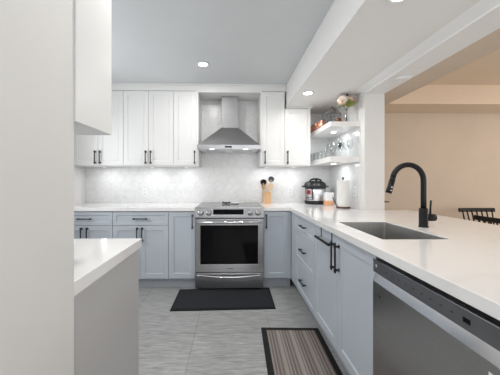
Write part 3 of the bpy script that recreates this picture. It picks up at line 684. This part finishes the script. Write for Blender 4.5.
# dark candle holder next to mugs
bm = BM(); lathe(bm, [(0, 0), (0.028, 0), (0.033, 0.012), (0.035, 0.03), (0.030, 0.048), (0.026, 0.048), (0.030, 0.03), (0, 0.006)], (1.152, 2.84, 1.8365), 24, cap=False)
tag(obj('votive_holder', bm, M['darkwood']), 'small dark brown votive holder at the front of the upper shelf', 'candle holder')
bm = BM(); lathe(bm, [(0, 0), (0.026, 0), (0.030, 0.020), (0.028, 0.042), (0.016, 0.056), (0, 0.060)], (1.195, 2.885, 1.8365), 24, cap=False)
tag(obj('votive_holder', bm, M['petal']), 'small pale pink rounded candle by the vase foot', 'candle')

# geometric glass terrarium
cx, cy, cz0 = 1.160, 3.05, 1.8365
tr = thing('terrarium', 'geometric clear glass terrarium with dark metal edges on the upper shelf', 'terrarium', (cx, cy, cz0))
lv = [(0.060, 0.0, 0.0), (0.108, 0.135, 0.0)]
P = [[Vector((cx+r*math.cos(2*PI*k/5+0.5), cy+r*math.sin(2*PI*k/5+0.5), cz0+0.003+z)) for k in range(5)] for r, z, o_ in lv]
top = Vector((cx, cy, cz0+0.235)); bm = BM(); gl = BM()
def E_(a, b3): tube(bm, [a, b3], 0.0017, 6)
for L in P:
    for k in range(5): E_(L[k], L[(k+1) % 5])
for k in range(5): E_(P[0][k], P[1][k]); E_(P[1][k], top)
obj('metal_edge', bm, M['pull'], tr)
gb = [gl.verts.new(p) for p in P[0]]; gm = [gl.verts.new(p) for p in P[1]]; gt = gl.verts.new(top)
gl.faces.new(gb)
for k in range(5):
    gl.faces.new((gb[k], gb[(k+1) % 5], gm[(k+1) % 5], gm[k]))
    if k != 3: gl.faces.new((gm[k], gm[(k+1) % 5], gt))
g = obj('pane', gl, M['glass'], tr); md = g.modifiers.new('thick', 'SOLIDIFY'); md.thickness = 0.0015

# vase with flowers
vx, vy, vz = 1.222, 2.800, 1.8365
vs = thing('flower_vase', 'slim clear glass vase at the near end of the upper shelf', 'vase', (vx, vy, vz))
bm = BM(); lathe(bm, [(0, 0), (0.026, 0), (0.030, 0.008), (0.030, 0.04), (0.014, 0.085), (0.013, 0.115), (0.020, 0.135), (0.018, 0.135), (0.011, 0.115), (0.012, 0.085), (0.027, 0.04), (0.026, 0.008), (0, 0.005)], (vx, vy, vz), 28, cap=False)
obj('glass_body', bm, M['glass'], vs)
bq = thing('flower_bouquet', 'bunch of cream and dusty pink blooms with green leaves in the glass vase', 'flowers', (vx, vy, vz+0.03))
def bloom(name, c, r, m, seed):
    rnd = random.Random(seed); c = Vector(c); bm = BM(); ph = rnd.uniform(0, 6)
    t = BM(); bmesh.ops.create_icosphere(t, subdivisions=4, radius=1)
    for v in t.verts:
        p = v.co.normalized(); th_ = math.atan2(p.y, p.x); el = math.asin(max(-1, min(1, p.z)))
        k = 1 + 0.09*math.sin(5*th_ + 3.5*el*2 + ph) + 0.06*math.sin(8*el + 2*th_ + ph)     # overlapping petal lobes
        if p.z > 0.75: k -= 0.35*(p.z-0.75)/0.25
        v.co = Vector((p.x*k*r, p.y*k*r, p.z*k*r*0.92))
    for f_ in t.faces: f_.smooth = True
    merge(bm, t, Matrix.Translation(c)); return obj(name, bm, m, bq)
bloom('bloom', (vx-0.050, vy-0.022, 2.066), 0.053, M['petal'], 1)
bloom('bloom', (vx+0.022, vy-0.005, 2.074), 0.041, M['petal'], 2)
bloom('bloom', (vx+0.070, vy+0.012, 2.074), 0.036, M['pinkpetal'], 3)
bloom('bloom', (vx-0.005, vy+0.055, 2.078), 0.036, M['pinkpetal'], 4)
bm = BM(); lathe(bm, [(0, -0.014), (0.010, -0.008), (0.013, 0), (0.010, 0.008), (0, 0.013)], (vx-0.012, vy-0.050, 2.112), 14, cap=False); obj('bud', bm, M['blackplastic'], bq)
bm = BM()
for (ex, ey, ez) in ((-0.050, -0.015, 2.01), (0.022, 0.005, 2.03), (0.070, 0.03, 2.03), (-0.012, 0.06, 2.04), (-0.012, -0.050, 2.10)):
    tube(bm, [(vx-ex*0.12, vy-ey*0.12, vz+0.012), (vx+ex*0.02, vy+ey*0.02, vz+0.125), (vx+ex*0.6, vy+ey*0.6, (vz+0.13+ez)/2+0.01), (vx+ex, vy+ey, ez)], 0.0026, 6)
obj('stem', bm, M['stem'], bq)
bm = BM(); rnd = random.Random(5)
for k in range(30):
    a = rnd.uniform(0, 2*PI); rad = rnd.uniform(0.0, 0.05); L = rnd.uniform(0.045, 0.07); W_ = L*0.30
    bx_, by_, bz_ = vx-0.004+rad*math.cos(a), vy-0.01+rad*math.sin(a)*0.7, rnd.uniform(2.0, 2.035)
    t = BM(); rows = []
    for i in range(6):
        u = i/5; wd = W_*math.sin(PI*min(0.98, 0.05+0.95*u))
        rows.append([t.verts.new((L*u, s_*wd, 0.012*math.sin(u*2.5) + abs(s_)*0.004)) for s_ in (-1, 0, 1)])
    for i in range(5):
        for j in range(2): t.faces.new((rows[i][j], rows[i+1][j], rows[i+1][j+1], rows[i][j+1]))
    merge(bm, t, Matrix.Translation((bx_, by_, bz_)) @ Matrix.Rotation(a, 4, 'Z') @ Matrix.Rotation(rnd.uniform(-0.6, 0.35), 4, 'Y'))
lf = obj('leaves', bm, M['leaf'], bq); md = lf.modifiers.new('thick', 'SOLIDIFY'); md.thickness = 0.001

# glasses on the lower shelf
def tumbler(x, y, lab):
    bm = BM(); lathe(bm, [(0, 0), (0.028, 0), (0.031, 0.004), (0.036, 0.105), (0.0345, 0.105), (0.029, 0.010), (0, 0.008)], (0, 0, 0), 24, cap=False)
    o = obj('tumbler', bm, M['glass']); o.location = (x, y, 1.4702); return tag(o, lab, 'drinking glass', 'clear tumblers on the lower shelf')
T0 = tumbler(1.09, 2.84, 'clear tumbler at the near corner of the lower shelf')
for x, y, lab in ((1.085, 2.98, 'clear tumbler second from the near end, along the open edge of the lower shelf'), (1.09, 3.12, 'clear tumbler in the middle of the open edge of the lower shelf'), (1.085, 3.26, 'clear tumbler fourth along the open edge of the lower shelf'), (1.09, 3.40, 'clear tumbler next to last along the open edge of the lower shelf'), (1.087, 3.53, 'clear tumbler farthest back along the open edge of the lower shelf')):
    c = T0.copy(); COL.objects.link(c); c.location = (x, y, 1.4702); c['label'] = lab
def stemglass(x, y, lab):
    bm = BM(); lathe(bm, [(0, 0), (0.032, 0), (0.030, 0.003), (0.004, 0.008), (0.0035, 0.075), (0.010, 0.085), (0.030, 0.110), (0.034, 0.135), (0.028, 0.190), (0.0268, 0.190), (0.0325, 0.135), (0.0285, 0.111), (0.008, 0.088), (0, 0.086)], (0, 0, 0), 24, cap=False)
    o = obj('wine_glass', bm, M['glass']); o.location = (x, y, 1.4702); return tag(o, lab, 'wine glass', 'clear wine glasses on the lower shelf')
W0 = stemglass(1.175, 2.83, 'clear wine glass nearest the shelf front, left of its neighbour')
for x, y, lab in ((1.27, 2.82, 'clear wine glass at the near end of the lower shelf against the side wall'), (1.20, 2.95, 'clear wine glass second back in the left file of stems'), (1.29, 2.96, 'clear wine glass second back along the side wall'), (1.20, 3.09, 'clear wine glass third back in the left file of stems'), (1.29, 3.12, 'clear wine glass third back along the side wall'), (1.20, 3.24, 'clear wine glass fourth back in the left file of stems')):
    c = W0.copy(); COL.objects.link(c); c.location = (x, y, 1.4702); c['label'] = lab

# ------------------------------------------------------------------ things on the counter
# utensil holder
ux, uy = 0.468, 3.50
u = thing('utensil_holder', 'square light wood utensil holder on the counter right of the range', 'utensil holder', (ux, uy, CT))
bm = BM(); s2 = 0.052
box(bm, ux-s2, ux+s2, uy-s2, uy+s2, CT+0.0005, CT+0.012, 0.001)
for a in ((ux-s2, ux-s2+0.008, uy-s2, uy+s2), (ux+s2-0.008, ux+s2, uy-s2, uy+s2), (ux-s2+0.008, ux+s2-0.008, uy-s2, uy-s2+0.008), (ux-s2+0.008, ux+s2-0.008, uy+s2-0.008, uy+s2)): box(bm, *a, CT+0.012, CT+0.148)
obj('box', bm, M['wood'], u)
def utensil(name, lab, hm, headm, foot, tip, head):
    t = thing(name, lab, 'kitchen utensil', foot, 'utensils in the wooden holder')
    obj('handle', tube(BM(), [foot, tip], 0.0055, 8), hm, t)
    d = (Vector(tip)-Vector(foot)).normalized(); rot = Vector((0, 0, 1)).rotation_difference(d).to_matrix().to_4x4()
    bm = BM(); q = BM()
    if head == 'spoon': lathe(q, [(0, -0.005), (0.014, 0.005), (0.027, 0.030), (0.030, 0.050), (0.022, 0.072), (0, 0.083)], (0, 0, 0), 20, sy=0.22, cap=False)
    elif head == 'ladle': lathe(q, [(0, -0.02), (0.022, -0.014), (0.036, 0.006), (0.040, 0.026), (0.038, 0.026), (0.034, 0.008), (0.020, -0.010), (0, -0.015)], (0, 0, 0.01), 20, mtx=Matrix.Rotation(1.15, 4, 'X'), cap=False)
    elif head == 'spatula': prism(q, [(-0.012, -0.005), (0.012, -0.005), (0.034, 0.03), (0.036, 0.095), (0.028, 0.102), (-0.030, 0.088), (-0.032, 0.03)], -0.003, 0.003, 1)
    merge(bm, q, Matrix.Translation(Vector(tip)) @ rot); obj('head', bm, headm, t)
zf = CT+0.0165
utensil('ladle', 'black ladle leaning left in the wooden holder', M['spoonwood'], M['blackplastic'], (ux-0.018, uy-0.030, zf), (ux-0.050, uy-0.034, CT+0.262), 'ladle')
utensil('wooden_spoon', 'wooden spoon standing upright at the middle of the holder', M['spoonwood'], M['spoonwood'], (ux-0.010, uy+0.034, zf), (ux-0.012, uy+0.036, CT+0.235), 'spoon')
utensil('wooden_spatula', 'broad wooden spatula in the right half of the holder', M['spoonwood'], M['spoonwood'], (ux+0.014, uy-0.030, zf), (ux+0.032, uy-0.032, CT+0.165), 'spatula')
utensil('serving_spoon', 'dark-headed spoon leaning right, tallest in the holder', M['spoonwood'], M['dwctl'], (ux+0.022, uy+0.010, zf), (ux+0.056, uy+0.020, CT+0.30), 'ladle')
utensil('wooden_spoon', 'small wooden spoon leaning left behind the ladle', M['spoonwood'], M['wood'], (ux-0.034, uy+0.004, zf), (ux-0.040, uy+0.004, CT+0.175), 'spoon')

# electric pressure cooker
px_, py_ = 1.085, 3.425
pc = thing('pressure_cooker', 'steel electric pressure cooker with a black domed lid on the corner counter', 'pressure cooker', (px_, py_, CT))
bm = BM(); lathe(bm, [(0, 0.0005), (0.122, 0.0005), (0.130, 0.010), (0.134, 0.042), (0.128, 0.046), (0, 0.046)], (px_, py_, CT), 48, cap=False); obj('base', bm, M['blackplastic'], pc)
bm = BM(); lathe(bm, [(0, 0.046), (0.127, 0.046), (0.129, 0.050), (0.129, 0.212), (0, 0.212)], (px_, py_, CT), 48, cap=False); obj('steel_body', bm, M['potsteel'], pc)
bm = BM(); lathe(bm, [(0, 0.210), (0.132, 0.210), (0.146, 0.216), (0.148, 0.232), (0.140, 0.240), (0.134, 0.262), (0.112, 0.284), (0.070, 0.296), (0, 0.298)], (px_, py_, CT), 48, cap=False)
for s_ in (-1, 1): box(bm, px_+s_*0.150-0.018, px_+s_*0.150+0.018, py_-0.030, py_+0.030, CT+0.214, CT+0.234, 0.006)
ld = obj('lid', bm, M['blackplastic'], pc)
bm = BM(); tube(bm, [(px_-0.078, py_-0.02, CT+0.286), (px_-0.060, py_-0.02, CT+0.312), (px_-0.02, py_-0.02, CT+0.322), (px_+0.02, py_-0.02, CT+0.322), (px_+0.060, py_-0.02, CT+0.312), (px_+0.078, py_-0.02, CT+0.286)], 0.011, 10); obj('lid_handle', bm, M['blackplastic'], ld)
bm = BM(); cyl(bm, (px_+0.03, py_+0.05, CT+0.294), 0.016, 0.024, 16, bev=0.003); obj('steam_valve', bm, M['blackplastic'], ld)
a0 = -PI/2-0.88
def patch(r0, r1, a_, b4, z0_, z1_):
    bm = BM(); n_ = 10
    V = []
    for k in range(n_+1):
        a = a_+(b4-a_)*k/n_; ca, sa = math.cos(a), math.sin(a)
        V.append([bm.verts.new((px_+r*ca, py_+r*sa, CT+z)) for r, z in ((r0, z0_), (r1, z0_), (r1, z1_), (r0, z1_))])
    for A, B in zip(V, V[1:]):
        for k in range(4): bm.faces.new((A[k], B[k], B[(k+1) % 4], A[(k+1) % 4]))
    bm.faces.new(V[0]); bm.faces.new(V[-1][::-1]); bmesh.ops.recalc_face_normals(bm, faces=bm.faces); return bm
fr_ = obj('control_panel', patch(0.128, 0.142, a0-0.42, a0+0.42, 0.060, 0.202), M['blackplastic'], pc)
obj('panel_face', patch(0.1415, 0.144, a0-0.36, a0+0.34, 0.068, 0.194), M['steel'], fr_)
obj('display', patch(0.143, 0.1452, a0-0.20, a0+0.20, 0.128, 0.182), M['redscreen'], fr_)
bm = patch(0.143, 0.1450, a0-0.24, a0-0.03, 0.085, 0.094)
t = patch(0.143, 0.1450, a0+0.03, a0+0.24, 0.085, 0.094); merge(bm, t); obj('button', bm, M['icon'], fr_)

# two-tone canister
cx_, cy_ = 1.185, 3.215
k_ = thing('canister', 'small white canister with a peach wood base between cooker and paper towels', 'canister', (cx_, cy_, CT))
obj('body', box(BM(), cx_-0.048, cx_+0.048, cy_-0.04, cy_+0.04, CT+0.058, CT+0.155, 0.006), M['ceramic'], k_)
obj('wood_base', box(BM(), cx_-0.050, cx_+0.050, cy_-0.042, cy_+0.042, CT+0.0005, CT+0.059, 0.006), M['peach'], k_)

# paper towel
tx, ty = 1.228, 2.90
h2 = thing('paper_towel_holder', 'dark wood paper towel stand with a steel ball finial', 'paper towel holder', (tx, ty, CT))
bm = BM(); lathe(bm, [(0, 0.0005), (0.074, 0.0005), (0.077, 0.004), (0.077, 0.012), (0.073, 0.016), (0, 0.016)], (tx, ty, CT), 40, cap=False); obj('base', bm, M['darkwood'], h2)
bm = BM(); cyl(bm, (tx, ty, CT+0.015), 0.007, 0.305, 14); obj('post', bm, M['chrome'], h2)
bm = BM(); lathe(bm, [(0, 0), (0.008, 0.002), (0.014, 0.011), (0.013, 0.020), (0, 0.027)], (tx, ty, CT+0.314), 20, cap=False); obj('finial', bm, M['dwctl'], h2)
bm = BM(); tube(bm, [(tx-0.070, ty-0.015, CT+0.012), (tx-0.088, ty-0.010, CT+0.05), (tx-0.118, ty-0.005, CT+0.115)], 0.005, 8); obj('tension_arm', bm, M['black'], h2)
bm = BM(); lathe(bm, [(0.020, 0), (0.0645, 0), (0.066, 0.004), (0.066, 0.282), (0.0645, 0.286), (0.020, 0.286), (0.020, 0)], (tx, ty, CT+0.0165), 44, cap=False)
pr = obj('paper_towel_roll', bm, M['paper']); tag(pr, 'full white roll of paper towels on the dark wood stand', 'paper towels')

# ------------------------------------------------------------------ wall outlets
def outlet(label, plane, a, z):
    if plane == 'y': o = thing('wall_outlet', label, 'outlet', (a, WB-0.008, z))
    else: o = thing('wall_outlet', label, 'outlet', (XR-0.008, a, z))
    def B(bm, u0, u1, d0, d1, z0_, z1_, bev=0):
        if plane == 'y': box(bm, a+u0, a+u1, WB-0.0082-d1, WB-0.0082-d0, z+z0_, z+z1_, bev)
        else: box(bm, XR-0.0082-d1, XR-0.0082-d0, a+u0, a+u1, z+z0_, z+z1_, bev)
    bm = BM(); B(bm, -0.036, 0.036, 0, 0.005, -0.058, 0.058, 0.0015); obj('cover_plate', bm, M['plate'], o)
    for s_ in (-1, 1):
        bm = BM(); B(bm, -0.017, 0.017, 0.004, 0.0065, s_*0.024-0.016, s_*0.024+0.016, 0.001); so = obj('socket', bm, M['plate'], o)
        bm = BM(); B(bm, -0.008, -0.005, 0.006, 0.0068, s_*0.024-0.006, s_*0.024+0.007); B(bm, 0.005, 0.008, 0.006, 0.0068, s_*0.024-0.006, s_*0.024+0.007); obj('slot', bm, M['dark'], so)
outlet('white wall outlet in the tiles left of the range', 'y', -1.17, 1.055)
outlet('white wall outlet in the tiles between utensil holder and pressure cooker', 'y', 0.80, 1.07)
outlet('white wall outlet on the side wall behind the paper towels', 'x', 2.86, 1.10)

# ------------------------------------------------------------------ mats
mt0 = thing('kitchen_mat', 'plain black rubber floor mat in front of the range', 'floor mat', (-0.076, 2.735, 0))
bm = BM(); 
pts = [(-0.573, 2.472), (0.418, 2.502), (0.425, 2.985), (-0.573, 2.955)]
prism(bm, pts, 0.0005, 0.008, 2); obj('edging', bm, M['rubberedge'], mt0)
pi_ = [(-0.553, 2.493), (0.400, 2.522), (0.405, 2.966), (-0.553, 2.936)]
bm = BM(); prism(bm, pi_, 0.008, 0.012, 2); obj('pad', bm, M['rubber'], mt0)

rg = thing('striped_runner', 'brown and taupe striped runner rug with black border beside the sink cabinets', 'rug', (0, 0, 0))
Lr, Wr, bd = 1.5, 0.468, 0.042
bm = BM(); box(bm, -Wr/2, Wr/2, -Lr/2, Lr/2, 0.0005, 0.007, 0.002); obj('border', bm, M['rubberedge'], rg)
bm = BM(); box(bm, -Wr/2+bd, Wr/2-bd, -Lr/2+bd, Lr/2-bd, 0.006, 0.0095, 0.001); obj('striped_field', bm, M['stripe'], rg)
ang_ = -0.030   # turned a little clockwise
far_left = Vector((0.243, 2.180)); dirv = Vector((math.sin(-ang_)*1, 0))
rg.rotation_euler = (0, 0, ang_)
cl = Matrix.Rotation(ang_, 2) @ Vector((-Wr/2, Lr/2)); rg.location = (far_left.x-cl.x, far_left.y-cl.y, 0)

# ------------------------------------------------------------------ dining chairs (black spindle backs)
def chair(label, loc, rot, top=0.885):
    c = thing('dining_chair', label, 'chair', (0, 0, 0), 'black spindle-back dining chairs')
    bm = BM(); t = BM(); prism(t, rr(-0.215, 0.215, -0.20, 0.22, 0.07, 6), 0.435, 0.468, 2)
    bmesh.ops.bevel(t, geom=[e for e in t.edges if abs(e.verts[0].co.z-e.verts[1].co.z) < 1e-5], offset=0.008, segments=2, affect='EDGES'); merge(bm, t); obj('seat', bm, M['chair'], c)
    for sx in (-1, 1):
        for sy, yy in ((-1, -0.15), (1, 0.17)):
            obj('leg', tube(BM(), [(sx*0.165, yy, 0.44), (sx*0.19, yy*1.12, 0.22), (sx*0.215, yy*1.28, 0.0)], [0.016, 0.019, 0.012], 10), M['chair'], c)
    for sx in (-1, 1): obj('stretcher', tube(BM(), [(sx*0.192, -0.172, 0.20), (sx*0.192, 0.195, 0.20)], 0.009, 8), M['chair'], c)
    obj('stretcher', tube(BM(), [(-0.19, 0.01, 0.20), (0.19, 0.01, 0.20)], 0.009, 8), M['chair'], c)
    yb = -0.19
    for k in range(7):
        u_ = (k-3)/3
        obj('spindle', tube(BM(), [(u_*0.165, yb+0.025, 0.462), (u_*0.175, yb-0.015, 0.65), (u_*0.185, yb-0.055+0.012*(1-u_*u_)*-1, top-0.025)], [0.007, 0.0085, 0.007], 8), M['chair'], c)
    bm = BM(); n_ = 14; V = []
    for k in range(n_+1):
        u_ = -1+2*k/n_; x = u_*0.225; y = yb-0.058-0.014*(1-u_*u_)
        V.append([bm.verts.new(p) for p in ((x, y-0.010, top-0.048), (x, y+0.010, top-0.048), (x, y+0.006, top), (x, y-0.014, top))])
    for A, B in zip(V, V[1:]):
        for k in range(4): bm.faces.new((A[k], B[k], B[(k+1) % 4], A[(k+1) % 4]))
    bm.faces.new(V[0]); bm.faces.new(V[-1][::-1]); bmesh.ops.recalc_face_normals(bm, faces=bm.faces)
    obj('top_rail', bm, M['chair'], c, bevel=0.004)
    c.location = loc; c.rotation_euler = (0, 0, rot); return c
chair('black spindle-back dining chair standing against the tan wall', (3.04, 2.99, 0), PI, 0.876)
chair('black spindle-back dining chair side-on, nearer the peninsula at the frame edge', (2.765, 2.48, 0), -PI/2+0.03, 0.862)

# small stand beyond the wall end
sd = thing('shelf_stand', 'pale narrow stand with dark shelves just behind the wall end', 'shelf stand', (1.82, 3.30, 0))
bm = BM(); box(bm, 1.60, 1.935, 3.40, 3.42, 0, 1.0, 0.002); box(bm, 1.60, 1.615, 3.19, 3.40, 0, 1.0)
obj('frame', bm, M['palewood'], sd)
for z in (0.30, 0.60, 0.845, 0.955): obj('shelf', box(BM(), 1.615, 1.930, 3.21, 3.40, z-0.005, z+0.005), M['chair'], sd)
